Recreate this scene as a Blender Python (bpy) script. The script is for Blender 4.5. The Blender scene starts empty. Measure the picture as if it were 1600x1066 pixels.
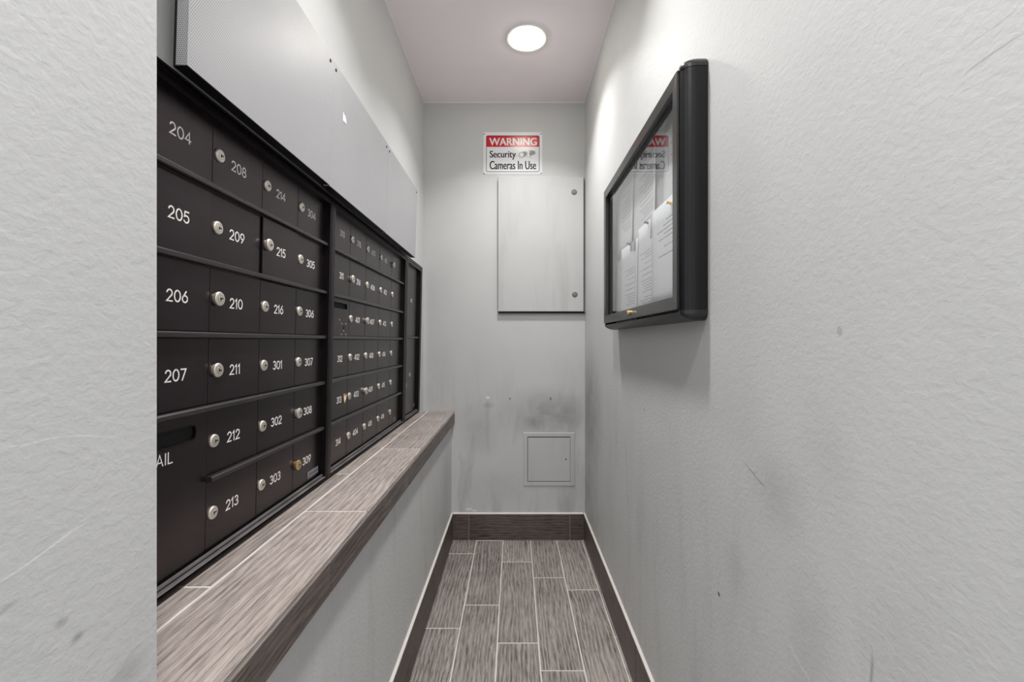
import bpy, bmesh, math, random
from mathutils import Vector, Matrix

# ------------------------------------------------------------------ camera, world, lights, exposure
scene = bpy.context.scene
COL = scene.collection
random.seed(7)

cam_data = bpy.data.cameras.new('camera')
cam_data.sensor_width = 36.0
cam_data.sensor_fit = 'HORIZONTAL'
cam_data.lens = 36.0 * 685.0 / 1600.0
cam_data.shift_x = -4.0 / 1600.0
cam_data.clip_start = 0.01
cam = bpy.data.objects.new('camera', cam_data)
COL.objects.link(cam)
cam.location = (0, 0, 1.14)
cam.rotation_euler = (math.radians(90), 0, 0)
scene.camera = cam

world = bpy.data.worlds.new('world')
scene.world = world
world.use_nodes = True
bg = world.node_tree.nodes['Background']
bg.inputs['Color'].default_value = (0.97, 0.98, 1.0, 1)
bg.inputs['Strength'].default_value = 0.98

vs = scene.view_settings
vs.view_transform = 'Standard'
vs.look = 'None'
vs.gamma = 1.0
vs.use_curve_mapping = False
vs.exposure = 0.23

LIGHT_POWER = [6.2, 6.6, 6.0]
LIGHT_SPOTS = [(0.055, 1.985), (-0.03, 1.03), (0.0, -0.05)]  # last lamp is unseen, added to fill the near walls
LIGHT_SPREAD = math.radians(120)
CEIL_Z = 2.511


def ceiling_lamp(x, y, power):
    ld = bpy.data.lights.new('downlight', 'AREA')
    ld.shape = 'DISK'
    ld.size = 0.135
    ld.energy = power
    ld.spread = LIGHT_SPREAD
    ld.color = (1.0, 0.98, 0.965)
    lo = bpy.data.objects.new('downlight', ld)
    COL.objects.link(lo)
    lo.location = (x, y, CEIL_Z - 0.021)
    return lo


for (lx, ly), p in zip(LIGHT_SPOTS, LIGHT_POWER):
    ceiling_lamp(lx, ly, p)

# ------------------------------------------------------------------ node helpers
def srgb(r, g, b):
    def f(c):
        c /= 255.0
        return c / 12.92 if c <= 0.04045 else ((c + 0.055) / 1.055) ** 2.4
    return (f(r), f(g), f(b), 1.0)


class NT:
    def __init__(self, name):
        self.m = bpy.data.materials.new(name)
        self.m.use_nodes = True
        self.t = self.m.node_tree
        self.bsdf = self.t.nodes['Principled BSDF']

    def n(self, typ, **kw):
        nd = self.t.nodes.new(typ)
        for k, v in kw.items():
            setattr(nd, k, v)
        return nd

    def l(self, a, b):
        self.t.links.new(a, b)

    def val(self, sock, v):
        if isinstance(v, (int, float)) or isinstance(v, tuple):
            sock.default_value = v
        else:
            self.l(v, sock)

    def math(self, op, a, b=None, c=None, clamp=False):
        nd = self.n('ShaderNodeMath', operation=op)
        nd.use_clamp = clamp
        self.val(nd.inputs[0], a)
        if b is not None:
            self.val(nd.inputs[1], b)
        if c is not None:
            self.val(nd.inputs[2], c)
        return nd.outputs[0]

    def vmath(self, op, a, b=None):
        nd = self.n('ShaderNodeVectorMath', operation=op)
        self.val(nd.inputs[0], a)
        if b is not None:
            self.val(nd.inputs[1], b)
        return nd.outputs['Value'] if op in ('LENGTH', 'DOT_PRODUCT') else nd.outputs[0]

    def coords(self, which='Object'):
        return self.n('ShaderNodeTexCoord').outputs[which]

    def mix(self, fac, a, b, blend='MIX'):
        nd = self.n('ShaderNodeMix', data_type='RGBA', blend_type=blend)
        self.val(nd.inputs[0], fac)
        self.val(nd.inputs[6], a)
        self.val(nd.inputs[7], b)
        return nd.outputs[2]

    def noise(self, vec, scale, detail=3.0, rough=0.5, distort=0.0):
        nd = self.n('ShaderNodeTexNoise')
        self.l(vec, nd.inputs['Vector'])
        nd.inputs['Scale'].default_value = scale
        nd.inputs['Detail'].default_value = detail
        nd.inputs['Roughness'].default_value = rough
        nd.inputs['Distortion'].default_value = distort
        return nd.outputs['Fac']

    def ramp(self, fac, lo, hi, a=0.0, b=1.0, smooth=False):
        nd = self.n('ShaderNodeMapRange')
        if smooth:
            nd.interpolation_type = 'SMOOTHSTEP'
        self.l(fac, nd.inputs[0])
        for i, v in zip((1, 2, 3, 4), (lo, hi, a, b)):
            nd.inputs[i].default_value = v
        return nd.outputs[0]

    def bump(self, height, strength, dist):
        nd = self.n('ShaderNodeBump')
        nd.inputs['Strength'].default_value = strength
        nd.inputs['Distance'].default_value = dist
        self.l(height, nd.inputs['Height'])
        self.l(nd.outputs[0], self.bsdf.inputs['Normal'])

    def setp(self, **kw):
        for k, v in kw.items():
            self.val(self.bsdf.inputs[k.replace('_', ' ')], v)


def simple(name, col, rough=0.5, metal=0.0, spec=0.5, var=0.06, bump=0.0, bscale=400):
    t = NT(name)
    co = t.coords()
    nz = t.noise(co, 14, 4, 0.6)
    f = t.ramp(nz, 0.3, 0.7, 1 - var, 1 + var)
    c = t.mix(1.0, col, t.n('ShaderNodeCombineColor').outputs[0], 'MULTIPLY')
    comb = t.t.nodes[-1]
    for nd in t.t.nodes:
        if nd.type == 'COMBINE_COLOR':
            for i in range(3):
                t.l(f, nd.inputs[i])
    t.l(c, t.bsdf.inputs['Base Color'])
    t.setp(Roughness=rough, Metallic=metal)
    t.bsdf.inputs['Specular IOR Level'].default_value = spec
    if bump:
        t.bump(t.noise(co, bscale, 2), bump, 0.001)
    return t.m


# wall paint. blobs: (centre, radii, strength) smudges and other soft darker patches; marks: (centre, radii, colour strength) crisp marks
def wall_paint(name, base, blobs=(), chips=(), lines=(), grime=0.0, peel=0.35, rough=0.55):
    t = NT(name)
    co = t.coords()
    mott = t.noise(co, 2.3, 4, 0.55)
    f = t.ramp(mott, 0.3, 0.7, 0.965, 1.03)
    cc = t.n('ShaderNodeCombineColor')
    for i in range(3):
        t.l(f, cc.inputs[i])
    col = t.mix(1.0, base, cc.outputs[0], 'MULTIPLY')
    breakup = t.noise(co, 9, 5, 0.65, 0.6)
    total = None
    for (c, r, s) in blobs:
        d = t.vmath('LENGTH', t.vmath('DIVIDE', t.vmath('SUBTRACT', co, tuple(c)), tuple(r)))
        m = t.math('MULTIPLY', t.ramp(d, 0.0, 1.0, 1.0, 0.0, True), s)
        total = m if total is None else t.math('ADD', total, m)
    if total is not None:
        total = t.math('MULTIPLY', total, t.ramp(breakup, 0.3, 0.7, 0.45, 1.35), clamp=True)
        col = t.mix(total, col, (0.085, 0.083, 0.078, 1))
    if grime:
        # streaky vertical smears
        st = t.n('ShaderNodeMapping')
        t.l(co, st.inputs[0])
        st.inputs['Scale'].default_value = (1, 1, 0.16)
        sm = t.noise(st.outputs[0], 11, 5, 0.6, 0.4)
        z = t.n('ShaderNodeSeparateXYZ')
        t.l(co, z.inputs[0])
        low = t.ramp(z.outputs[2], 1.25, 0.3, 0.0, 1.0, True)
        g = t.math('MULTIPLY', t.math('MULTIPLY', t.ramp(sm, 0.5, 0.72, 0, 1), low), grime, clamp=True)
        col = t.mix(g, col, (0.11, 0.108, 0.1, 1))
    # thin scuff lines: (p0, p1, radius, strength, light?)
    for (p0, p1, w, s, tone) in lines:
        p0 = Vector(p0)
        p1 = Vector(p1)
        L = (p1 - p0).length
        u = (p1 - p0) / L
        nc = t.n('ShaderNodeTexNoise')
        t.l(co, nc.inputs['Vector'])
        nc.inputs['Scale'].default_value = 11
        sc_ = t.n('ShaderNodeVectorMath', operation='SCALE')
        t.l(t.vmath('SUBTRACT', nc.outputs['Color'], (0.5, 0.5, 0.5)), sc_.inputs[0])
        sc_.inputs['Scale'].default_value = 0.03
        cw = t.vmath('ADD', co, sc_.outputs[0])
        cw = t.vmath('MULTIPLY', cw, (0.0, 1.0, 1.0))
        rel = t.vmath('SUBTRACT', cw, (0.0, p0.y, p0.z))
        al = t.vmath('DOT_PRODUCT', rel, tuple(u))
        d2 = t.vmath('LENGTH', rel)
        perp = t.math('SQRT', t.math('MAXIMUM', t.math('SUBTRACT', t.math('MULTIPLY', d2, d2), t.math('MULTIPLY', al, al)), 0.0))
        a = t.ramp(perp, 0.0, w, 1.0, 0.0, True)
        ends = t.math('MULTIPLY', t.ramp(al, 0.0, L * 0.2, 0, 1), t.ramp(al, L * 0.75, L, 1, 0))
        m = t.math('MULTIPLY', t.math('MULTIPLY', a, ends), s, clamp=True)
        col = t.mix(m, col, tone)
    for (c, r, tone) in chips:
        wob = t.math('MULTIPLY', t.math('SUBTRACT', t.noise(co, 120, 2), 0.5), 1.6)
        d = t.vmath('LENGTH', t.vmath('DIVIDE', t.vmath('SUBTRACT', co, tuple(c)), tuple(r)))
        m = t.ramp(t.math('ADD', d, wob), 0.9, 1.0, 1.0, 0.0)
        col = t.mix(m, col, tone)
    t.l(col, t.bsdf.inputs['Base Color'])
    t.setp(Roughness=rough)
    t.bsdf.inputs['Specular IOR Level'].default_value = 0.45
    st = t.n('ShaderNodeMapping')
    t.l(co, st.inputs[0])
    st.inputs['Scale'].default_value = (1, 1, 1.3)
    h1 = t.noise(st.outputs[0], 95, 3, 0.55, 0.3)
    h2 = t.noise(co, 5, 2, 0.5)
    h = t.math('ADD', h1, t.math('MULTIPLY', h2, 2.2))
    t.bump(h, peel, 0.0016)
    return t.m


def wood_tile(name, light, dark, rough=0.38, contrast=1.0):
    t = NT(name)
    co = t.coords()
    oi = t.n('ShaderNodeObjectInfo')
    off = t.n('ShaderNodeCombineXYZ')
    t.l(t.math('MULTIPLY', oi.outputs['Random'], 7.0), off.inputs[0])
    t.l(t.math('MULTIPLY', oi.outputs['Random'], 23.0), off.inputs[1])
    t.l(t.math('MULTIPLY', oi.outputs['Random'], 3.0), off.inputs[2])
    v = t.vmath('ADD', co, off.outputs[0])
    mp = t.n('ShaderNodeMapping')
    t.l(v, mp.inputs[0])
    mp.inputs['Scale'].default_value = (1.0, 0.045, 1.0)
    warp = t.noise(mp.outputs[0], 16, 2, 0.5)
    wv = t.n('ShaderNodeCombineXYZ')
    t.l(t.math('MULTIPLY', t.math('SUBTRACT', warp, 0.5), 0.05), wv.inputs[0])
    v2 = t.vmath('ADD', mp.outputs[0], wv.outputs[0])
    fine = t.noise(v2, 360, 4, 0.65, 0.1)
    mp2 = t.n('ShaderNodeMapping')
    t.l(v, mp2.inputs[0])
    mp2.inputs['Scale'].default_value = (1.0, 0.13, 1.0)
    mid = t.noise(mp2.outputs[0], 48, 4, 0.6, 1.2)
    # cathedral rings
    rg = t.n('ShaderNodeTexWave', wave_type='BANDS', bands_direction='X')
    t.l(mp2.outputs[0], rg.inputs['Vector'])
    rg.inputs['Scale'].default_value = 20
    rg.inputs['Distortion'].default_value = 10
    rg.inputs['Detail'].default_value = 2
    rg.inputs['Detail Scale'].default_value = 1.0
    pores = t.ramp(fine, 0.44, 0.62, 0, 1)
    a = t.math('ADD', t.math('MULTIPLY', pores, 0.48), t.math('MULTIPLY', t.ramp(mid, 0.3, 0.7), 0.20))
    a = t.math('ADD', a, t.math('MULTIPLY', rg.outputs['Fac'], 0.32), clamp=True)
    big = t.noise(v, 5, 3, 0.5)
    a = t.math('ADD', a, t.ramp(big, 0.3, 0.7, -0.12, 0.12))
    a = t.ramp(a, 0.5 - 0.42 / contrast, 0.5 + 0.42 / contrast, 0, 1)
    col = t.mix(a, light, dark)
    vary = t.ramp(oi.outputs['Random'], 0, 1, 0.9, 1.08)
    cc = t.n('ShaderNodeCombineColor')
    for i in range(3):
        t.l(vary, cc.inputs[i])
    col = t.mix(1.0, col, cc.outputs[0], 'MULTIPLY')
    t.l(col, t.bsdf.inputs['Base Color'])
    t.setp(Roughness=rough)
    t.bump(t.math('MULTIPLY', pores, -1.0), 0.25, 0.0006)
    return t.m


def perforated(name):
    t = NT(name)
    co = t.coords()
    s = t.n('ShaderNodeSeparateXYZ')
    t.l(co, s.inputs[0])
    u = t.math('ADD', s.outputs[0], s.outputs[1])
    v = s.outputs[2]
    P = 0.0034

    def cell(ou, ov):
        a = t.math('MULTIPLY', t.math('SUBTRACT', t.math('FRACT', t.math('ADD', t.math('DIVIDE', u, P), 50 + ou)), 0.5), 1.0)
        b = t.math('MULTIPLY', t.math('SUBTRACT', t.math('FRACT', t.math('ADD', t.math('DIVIDE', v, P * 1.732), 50 + ov)), 0.5), 1.732)
        return t.math('SQRT', t.math('ADD', t.math('MULTIPLY', a, a), t.math('MULTIPLY', b, b)))
    d = t.math('MINIMUM', cell(0, 0), cell(0.5, 0.5))
    hole = t.ramp(d, 0.27, 0.33, 1, 0)
    nz = t.noise(co, 7, 3)
    base = t.mix(nz, srgb(178, 178, 180), srgb(190, 190, 190))
    col = t.mix(hole, base, srgb(112, 112, 122))
    t.l(col, t.bsdf.inputs['Base Color'])
    t.setp(Metallic=0.0)
    t.setp(Roughness=0.36)
    t.bsdf.inputs['Specular IOR Level'].default_value = 0.5
    return t.m


def print_paper(name, top, bottom, width=0.16, pitch=0.0105, col=(0.88, 0.88, 0.91, 1)):
    """white letter page with rows of typed words between local z limits"""
    t = NT(name)
    co = t.coords()
    s = t.n('ShaderNodeSeparateXYZ')
    t.l(co, s.inputs[0])
    y, z = s.outputs[1], s.outputs[2]
    row = t.math('DIVIDE', z, pitch)
    fr = t.math('FRACT', t.math('ADD', row, 100.0))
    line = t.math('LESS_THAN', fr, 0.33)
    rid = t.math('FLOOR', t.math('ADD', row, 100.0))
    wn = t.n('ShaderNodeTexWhiteNoise', noise_dimensions='1D')
    t.l(rid, wn.inputs['W'])
    # row length differs
    endy = t.math('SUBTRACT', width * 0.5, t.math('MULTIPLY', wn.outputs['Value'], width * 0.55))
    ins = t.math('MULTIPLY', t.math('GREATER_THAN', y, -width * 0.5), t.math('LESS_THAN', y, endy))
    blank = t.math('GREATER_THAN', wn.outputs['Value'], 0.16)
    cv = t.n('ShaderNodeCombineXYZ')
    t.l(t.math('MULTIPLY', y, 330), cv.inputs[0])
    t.l(t.math('MULTIPLY', rid, 7.3), cv.inputs[1])
    words = t.ramp(t.noise(cv.outputs[0], 1.0, 1), 0.36, 0.4, 0, 1)
    rng = t.math('MULTIPLY', t.math('LESS_THAN', z, top), t.math('GREATER_THAN', z, bottom))
    m = line
    for q in (ins, blank, words, rng):
        m = t.math('MULTIPLY', m, q)
    c = t.mix(t.math('MULTIPLY', m, 0.65), col, (0.08, 0.08, 0.1, 1))
    t.l(c, t.bsdf.inputs['Base Color'])
    t.setp(Roughness=0.85)
    return t.m


# ------------------------------------------------------------------ materials
WALL = srgb(202, 203, 203)
_d = (0.1, 0.1, 0.1, 1)
_l = (0.8, 0.81, 0.8, 1)
M = {}
M['wall_back'] = wall_paint('wall_back_paint', WALL,
    blobs=[((0.20, 2.5, 0.72), (0.34, 0.5, 0.20), 0.42), ((-0.20, 2.5, 0.62), (0.16, 0.5, 0.22), 0.20),  # patches above the access panel paint in a grey arc of shade
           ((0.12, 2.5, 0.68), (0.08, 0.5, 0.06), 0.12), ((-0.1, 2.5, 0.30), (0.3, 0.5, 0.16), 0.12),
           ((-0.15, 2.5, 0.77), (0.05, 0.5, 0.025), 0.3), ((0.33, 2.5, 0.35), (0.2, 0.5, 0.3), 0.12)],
    chips=[((-0.154, 2.518, 0.815), (0.011, 0.1, 0.009), (0.8, 0.8, 0.78, 1)),
           ((-0.26, 2.518, 0.175), (0.018, 0.1, 0.006), (0.8, 0.8, 0.78, 1)),
           ((-0.23, 2.518, 0.165), (0.012, 0.1, 0.004), (0.8, 0.8, 0.78, 1)),
           ((0.207, 2.518, 0.808), (0.005, 0.1, 0.010), (0.2, 0.2, 0.2, 1)),
           ((-0.025, 2.518, 0.808), (0.006, 0.1, 0.006), (0.25, 0.25, 0.24, 1))],
    grime=0.34, peel=0.16)
M['wall_right'] = wall_paint('wall_right_paint', WALL,
    blobs=[((0.40, 2.35, 0.78), (0.5, 0.42, 0.42), 0.45), ((0.40, 2.45, 0.30), (0.5, 0.5, 0.45), 0.3),  # two wide patches, darker toward the back corner
           ((0.40, 0.68, 0.90), (0.5, 0.10, 0.09), 0.20), ((0.40, 0.57, 1.00), (0.5, 0.07, 0.12), 0.07),
           ((0.40, 0.60, 0.72), (0.5, 0.08, 0.16), 0.16), ((0.40, 0.80, 0.72), (0.5, 0.06, 0.07), 0.12),
           ((0.40, 0.48, 0.78), (0.5, 0.05, 0.12), 0.10)],
    lines=[((0.404, 0.78, 0.93), (0.404, 0.70, 0.90), 0.003, 0.45, _d),
           ((0.404, 0.50, 0.80), (0.404, 0.49, 0.67), 0.004, 0.45, _d),
           ((0.404, 0.398, 1.375), (0.404, 0.340, 1.383), 0.0015, 0.35, _d),
           ((0.404, 0.400, 1.40), (0.404, 0.345, 1.405), 0.0015, 0.22, _d),
           ((0.404, 1.60, 0.80), (0.404, 1.56, 0.50), 0.006, 0.3, _d),
           ((0.404, 0.66, 0.70), (0.404, 0.56, 0.66), 0.006, 0.22, _l)],
    chips=[((0.404, 0.545, 1.152), (0.1, 0.005, 0.005), (0.44, 0.445, 0.44, 1)),
           ((0.404, 1.37, 0.925), (0.1, 0.005, 0.003), (0.1, 0.1, 0.1, 1)),
           ((0.404, 0.868, 0.638), (0.1, 0.004, 0.004), (0.1, 0.1, 0.1, 1))],
    grime=0.16, peel=0.42)
M['wall_left'] = wall_paint('wall_left_paint', WALL,
    blobs=[((-0.36, 2.3, 0.35), (0.4, 0.3, 0.3), 0.14), ((-0.36, 0.41, 0.83), (0.3, 0.03, 0.02), 0.25),
           ((-0.36, 0.363, 0.895), (0.3, 0.008, 0.006), 0.5), ((-0.36, 0.35, 0.915), (0.3, 0.008, 0.006), 0.35)],
    lines=[((-0.36, 0.295, 0.970), (-0.36, 0.375, 0.980), 0.0014, 0.8, _l),
           ((-0.36, 0.30, 1.07), (-0.36, 0.41, 1.05), 0.0014, 0.5, _l),
           ((-0.36, 0.30, 0.948), (-0.36, 0.325, 0.955), 0.003, 0.25, _d)],
    grime=0.15, peel=0.42)
M['ceiling'] = wall_paint('ceiling_paint', srgb(247, 238, 241), grime=0, peel=0.06, rough=0.8)
M['floor_tile'] = wood_tile('floor_wood_look_tile', srgb(166, 159, 153), srgb(86, 80, 76), 0.42, 1.15)
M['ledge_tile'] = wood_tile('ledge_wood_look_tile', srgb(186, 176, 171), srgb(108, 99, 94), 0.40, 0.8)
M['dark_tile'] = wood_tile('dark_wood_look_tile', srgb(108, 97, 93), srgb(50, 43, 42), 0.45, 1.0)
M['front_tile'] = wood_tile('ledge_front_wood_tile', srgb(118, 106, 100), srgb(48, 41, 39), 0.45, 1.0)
M['grout'] = simple('pale_grout', srgb(212, 206, 200), 0.9, var=0.08)
M['grout_dark'] = simple('grey_grout', srgb(150, 143, 138), 0.9, var=0.08)
M['caulk'] = simple('white_caulk', srgb(215, 210, 204), 0.6, var=0.05)
M['bronze_door'] = simple('dark_bronze_door_metal', srgb(62, 55, 57), 0.27, metal=0.8, spec=0.4, var=0.1, bump=0.12, bscale=900)
M['bronze_frame'] = simple('black_bronze_frame_metal', srgb(34, 28, 30), 0.3, metal=0.6, spec=0.4, var=0.12)
M['bronze_rail'] = simple('bronze_rail_metal', srgb(62, 58, 60), 0.32, metal=0.5, spec=0.6, var=0.1)
M['sill_metal'] = simple('scuffed_sill_metal', srgb(120, 116, 118), 0.4, metal=0.4, var=0.3)
M['void'] = simple('unlit_black_interior', (0.004, 0.004, 0.004, 1), 0.9, var=0.0)
M['chrome'] = simple('nickel_lock_metal', srgb(222, 216, 205), 0.36, metal=0.75, var=0.08)
M['steel_lock'] = simple('dull_steel_lock', srgb(150, 148, 144), 0.4, metal=0.5, var=0.1)
M['brass'] = simple('brass_lock_metal', srgb(205, 180, 130), 0.3, metal=0.9, var=0.08)
M['keyway'] = simple('dark_keyway', (0.01, 0.01, 0.01, 1), 0.7, var=0.0)
M['engraved'] = simple('white_engraved_paint', srgb(240, 239, 236), 0.7, var=0.03)
M['plate'] = simple('worn_aluminium_plate', srgb(150, 155, 165), 0.4, metal=0.5, var=0.25)
M['perforated'] = perforated('perforated_grey_metal')
M['panel_inside'] = simple('panel_return_grey', srgb(110, 112, 118), 0.5, metal=0.3)
M['screw'] = simple('dark_screw', srgb(60, 58, 58), 0.4, metal=0.8)
M['white_scrap'] = simple('torn_white_paper', srgb(240, 240, 244), 0.8, var=0.02)
M['case_black'] = simple('black_case_aluminium', srgb(15, 14, 17), 0.36, metal=0.0, spec=0.32, var=0.08, bump=0.05)
M['cap_black'] = simple('black_plastic_cap', srgb(32, 32, 36), 0.34, spec=0.5, var=0.05)
M['case_door'] = simple('dark_grey_anodised_door', srgb(30, 31, 30), 0.27, metal=0.0, spec=0.8, var=0.05)
M['case_back'] = simple('pale_grey_fabric_board', srgb(190, 190, 193), 0.9, bump=0.3, bscale=600)
M['pin_blue'] = simple('blue_plastic_pin', srgb(40, 95, 190), 0.3)
M['pin_navy'] = simple('dark_blue_plastic_pin', srgb(30, 40, 105), 0.3)
M['pin_yellow'] = simple('yellow_plastic_pin', srgb(240, 180, 60), 0.3)
M['sign_white'] = simple('white_sign_plastic', srgb(236, 236, 240), 0.2, spec=0.35, var=0.01)
M['sign_red'] = simple('red_sign_ink', srgb(206, 30, 42), 0.2, spec=0.4, var=0.02)
M['sign_black'] = simple('black_sign_ink', srgb(30, 30, 32), 0.3, spec=0.2, var=0.02)
M['sign_grey'] = simple('grey_sign_ink', srgb(130, 130, 132), 0.3, var=0.02)
M['panel_paint'] = wall_paint('painted_steel_panel', srgb(195, 196, 196), grime=0.15, peel=0.05, rough=0.4)
M['light_trim'] = simple('white_light_trim', srgb(235, 232, 228), 0.5, var=0.01)

t = NT('glowing_lens')
t.setp(Base_Color=(1, 1, 1, 1), Roughness=0.5)
t.bsdf.inputs['Emission Color'].default_value = (1.0, 0.97, 0.84, 1)
t.bsdf.inputs['Emission Strength'].default_value = 22.0
co = t.coords()
M['lens'] = t.m

t = NT('clear_glass')
fr = t.n('ShaderNodeFresnel')
fr.inputs['IOR'].default_value = 1.5
tr = t.n('ShaderNodeBsdfTransparent')
tr.inputs['Color'].default_value = (0.97, 0.98, 0.98, 1)
gl = t.n('ShaderNodeBsdfGlossy')
gl.inputs['Roughness'].default_value = 0.0
mx = t.n('ShaderNodeMixShader')
bf = t.n('ShaderNodeNewGeometry').outputs['Backfacing']
t.l(t.ramp(bf, 0.0, 1.0, 1.62, 1.0 / 1.62), fr.inputs['IOR'])
t.l(fr.outputs[0], mx.inputs[0])
t.l(tr.outputs[0], mx.inputs[1])
t.l(gl.outputs[0], mx.inputs[2])
t.l(mx.outputs[0], t.t.nodes['Material Output'].inputs['Surface'])
t.t.nodes.remove(t.bsdf)
M['glass'] = t.m


# ------------------------------------------------------------------ mesh helpers
def mesh_from(name, verts, faces, mats, fmats=None, smooth=False, recalc=True):
    me = bpy.data.meshes.new(name)
    me.from_pydata([tuple(v) for v in verts], [], faces)
    for m in mats:
        me.materials.append(m)
    if fmats:
        for p, i in zip(me.polygons, fmats):
            p.material_index = i
    if recalc:
        bm = bmesh.new()
        bm.from_mesh(me)
        bmesh.ops.recalc_face_normals(bm, faces=bm.faces)
        bm.to_mesh(me)
        bm.free()
    if smooth:
        for p in me.polygons:
            p.use_smooth = True
    me.update()
    return me


class MB:
    """collects shapes and links them as one mesh object"""
    def __init__(self):
        self.v, self.f, self.fm = [], [], []

    def add(self, verts, faces, mi=0):
        o = len(self.v)
        self.v += [Vector(p) for p in verts]
        self.f += [tuple(i + o for i in fc) for fc in faces]
        self.fm += [mi] * len(faces)
        return self

    def box(self, x0, x1, y0, y1, z0, z1, mi=0, ch=0.0):
        if ch <= 0:
            vs_ = [(x, y, z) for z in (z0, z1) for y in (y0, y1) for x in (x0, x1)]
            fs = [(0, 1, 3, 2), (4, 6, 7, 5), (0, 4, 5, 1), (2, 3, 7, 6), (0, 2, 6, 4), (1, 5, 7, 3)]
            return self.add(vs_, fs, mi)
        bm = bmesh.new()
        bmesh.ops.create_cube(bm, size=1)
        for v in bm.verts:
            v.co = Vector(((x0 + x1) / 2 + v.co.x * (x1 - x0), (y0 + y1) / 2 + v.co.y * (y1 - y0), (z0 + z1) / 2 + v.co.z * (z1 - z0)))
        bmesh.ops.bevel(bm, geom=list(bm.edges) + list(bm.verts), offset=ch, segments=1, affect='EDGES')
        bm.verts.index_update()
        self.add([v.co.copy() for v in bm.verts], [tuple(v.index for v in f.verts) for f in bm.faces], mi)
        bm.free()
        return self

    def lathe(self, prof, seg, mapf, mi=0, cap=True):
        """prof: (radius, height) list; mapf(a, b, h) -> xyz"""
        vs_, fs = [], []
        for r, h in prof:
            for k in range(seg):
                a = 2 * math.pi * k / seg
                vs_.append(mapf(r * math.cos(a), r * math.sin(a), h))
        for i in range(len(prof) - 1):
            for k in range(seg):
                k2 = (k + 1) % seg
                fs.append((i * seg + k, i * seg + k2, (i + 1) * seg + k2, (i + 1) * seg + k))
        if cap:
            fs.append(tuple(range(seg)))
            fs.append(tuple((len(prof) - 1) * seg + k for k in range(seg)))
        return self.add(vs_, fs, mi)

    def ring(self, u0, u1, v0, v1, r, prof, mapf, mi=0, seg=4, close=False):
        """sweep a profile of (inset, height) round a rounded rectangle"""
        loops = []
        for ins, h in prof:
            rr = max(r - ins, 0.0)
            a0, a1, b0, b1 = u0 + ins, u1 - ins, v0 + ins, v1 - ins
            pts = []
            for cx, cy, st in ((a1 - rr, b1 - rr, 0), (a0 + rr, b1 - rr, 1), (a0 + rr, b0 + rr, 2), (a1 - rr, b0 + rr, 3)):
                for k in range(seg + 1):
                    a = (st + k / seg) * math.pi / 2
                    pts.append((cx + rr * math.cos(a), cy + rr * math.sin(a)))
            loops.append([mapf(p[0], p[1], h) for p in pts])
        n = len(loops[0])
        vs_ = [p for lp in loops for p in lp]
        fs = []
        L = len(loops)
        for i in range(L if close else L - 1):
            j = (i + 1) % L
            for k in range(n):
                k2 = (k + 1) % n
                fs.append((i * n + k, i * n + k2, j * n + k2, j * n + k))
        return self.add(vs_, fs, mi)

    def prism(self, pts, mapf, h0, h1, mi=0):
        n = len(pts)
        vs_ = [mapf(p[0], p[1], h0) for p in pts] + [mapf(p[0], p[1], h1) for p in pts]
        fs = [tuple(range(n)), tuple(range(n, 2 * n))] + [(k, (k + 1) % n, n + (k + 1) % n, n + k) for k in range(n)]
        return self.add(vs_, fs, mi)

    def stroke(self, pts, w, mapf, h0, h1, mi=0):
        """flat raised ribbon along a polyline"""
        P = [Vector((p[0], p[1])) for p in pts]
        left, right = [], []
        for i, p in enumerate(P):
            a = P[i] - P[i - 1] if i > 0 else P[1] - P[0]
            b = P[i + 1] - P[i] if i < len(P) - 1 else a
            a = a.normalized()
            b = b.normalized()
            tdir = (a + b)
            if tdir.length < 1e-6:
                tdir = a
            tdir.normalize()
            nrm = Vector((-tdir.y, tdir.x))
            k = 1.0 / max(0.5, abs(tdir.dot(a)))
            ext = Vector((0, 0))
            if i == 0:
                ext = -a * w * 0.4
            if i == len(P) - 1:
                ext = a * w * 0.4
            left.append(p + ext + nrm * w / 2 * k)
            right.append(p + ext - nrm * w / 2 * k)
        n = len(P)
        vs_ = [mapf(q.x, q.y, h1) for q in left] + [mapf(q.x, q.y, h1) for q in right] + \
              [mapf(q.x, q.y, h0) for q in left] + [mapf(q.x, q.y, h0) for q in right]
        fs = []
        for i in range(n - 1):
            fs += [(i, i + 1, n + i + 1, n + i), (2 * n + i, i, i + 1, 2 * n + i + 1)[0:4], (n + i, n + i + 1, 3 * n + i + 1, 3 * n + i)]
        fs += [(0, n, 3 * n, 2 * n), (n - 1, 2 * n - 1, 4 * n - 1, 3 * n - 1)]
        return self.add(vs_, fs, mi)

    def mesh(self, name, mats, smooth=False):
        if not isinstance(mats, (list, tuple)):
            mats = [mats]
        return mesh_from(name, self.v, self.f, mats, self.fm, smooth)

    def build(self, name, mats, parent=None, smooth=False, loc=(0, 0, 0)):
        return obj(name, self.mesh(name, mats, smooth), parent, loc)


def obj(name, me, parent=None, loc=(0, 0, 0), rot=(0, 0, 0)):
    o = bpy.data.objects.new(name, me)
    COL.objects.link(o)
    o.parent = parent
    o.location = loc
    o.rotation_euler = rot
    return o


def tag(o, label=None, cat=None, group=None, kind=None):
    if label:
        o['label'] = label
    if cat:
        o['category'] = cat
    if group:
        o['group'] = group
    if kind:
        o['kind'] = kind
    return o


def empty(name, loc, rot=(0, 0, 0), **kw):
    o = obj(name, None, None, loc, rot)
    o.empty_display_size = 0.05
    return tag(o, **kw)


def bevel(o, w, seg=2, angle=40):
    m = o.modifiers.new('bevel', 'BEVEL')
    m.width = w
    m.segments = seg
    m.limit_method = 'ANGLE'
    m.angle_limit = math.radians(angle)
    return o


def ident(a, b, h):
    return (a, b, h)


XMAP = lambda y, z, h: (h, y, z)          # height along +x (left-hand things face +x)

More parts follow.
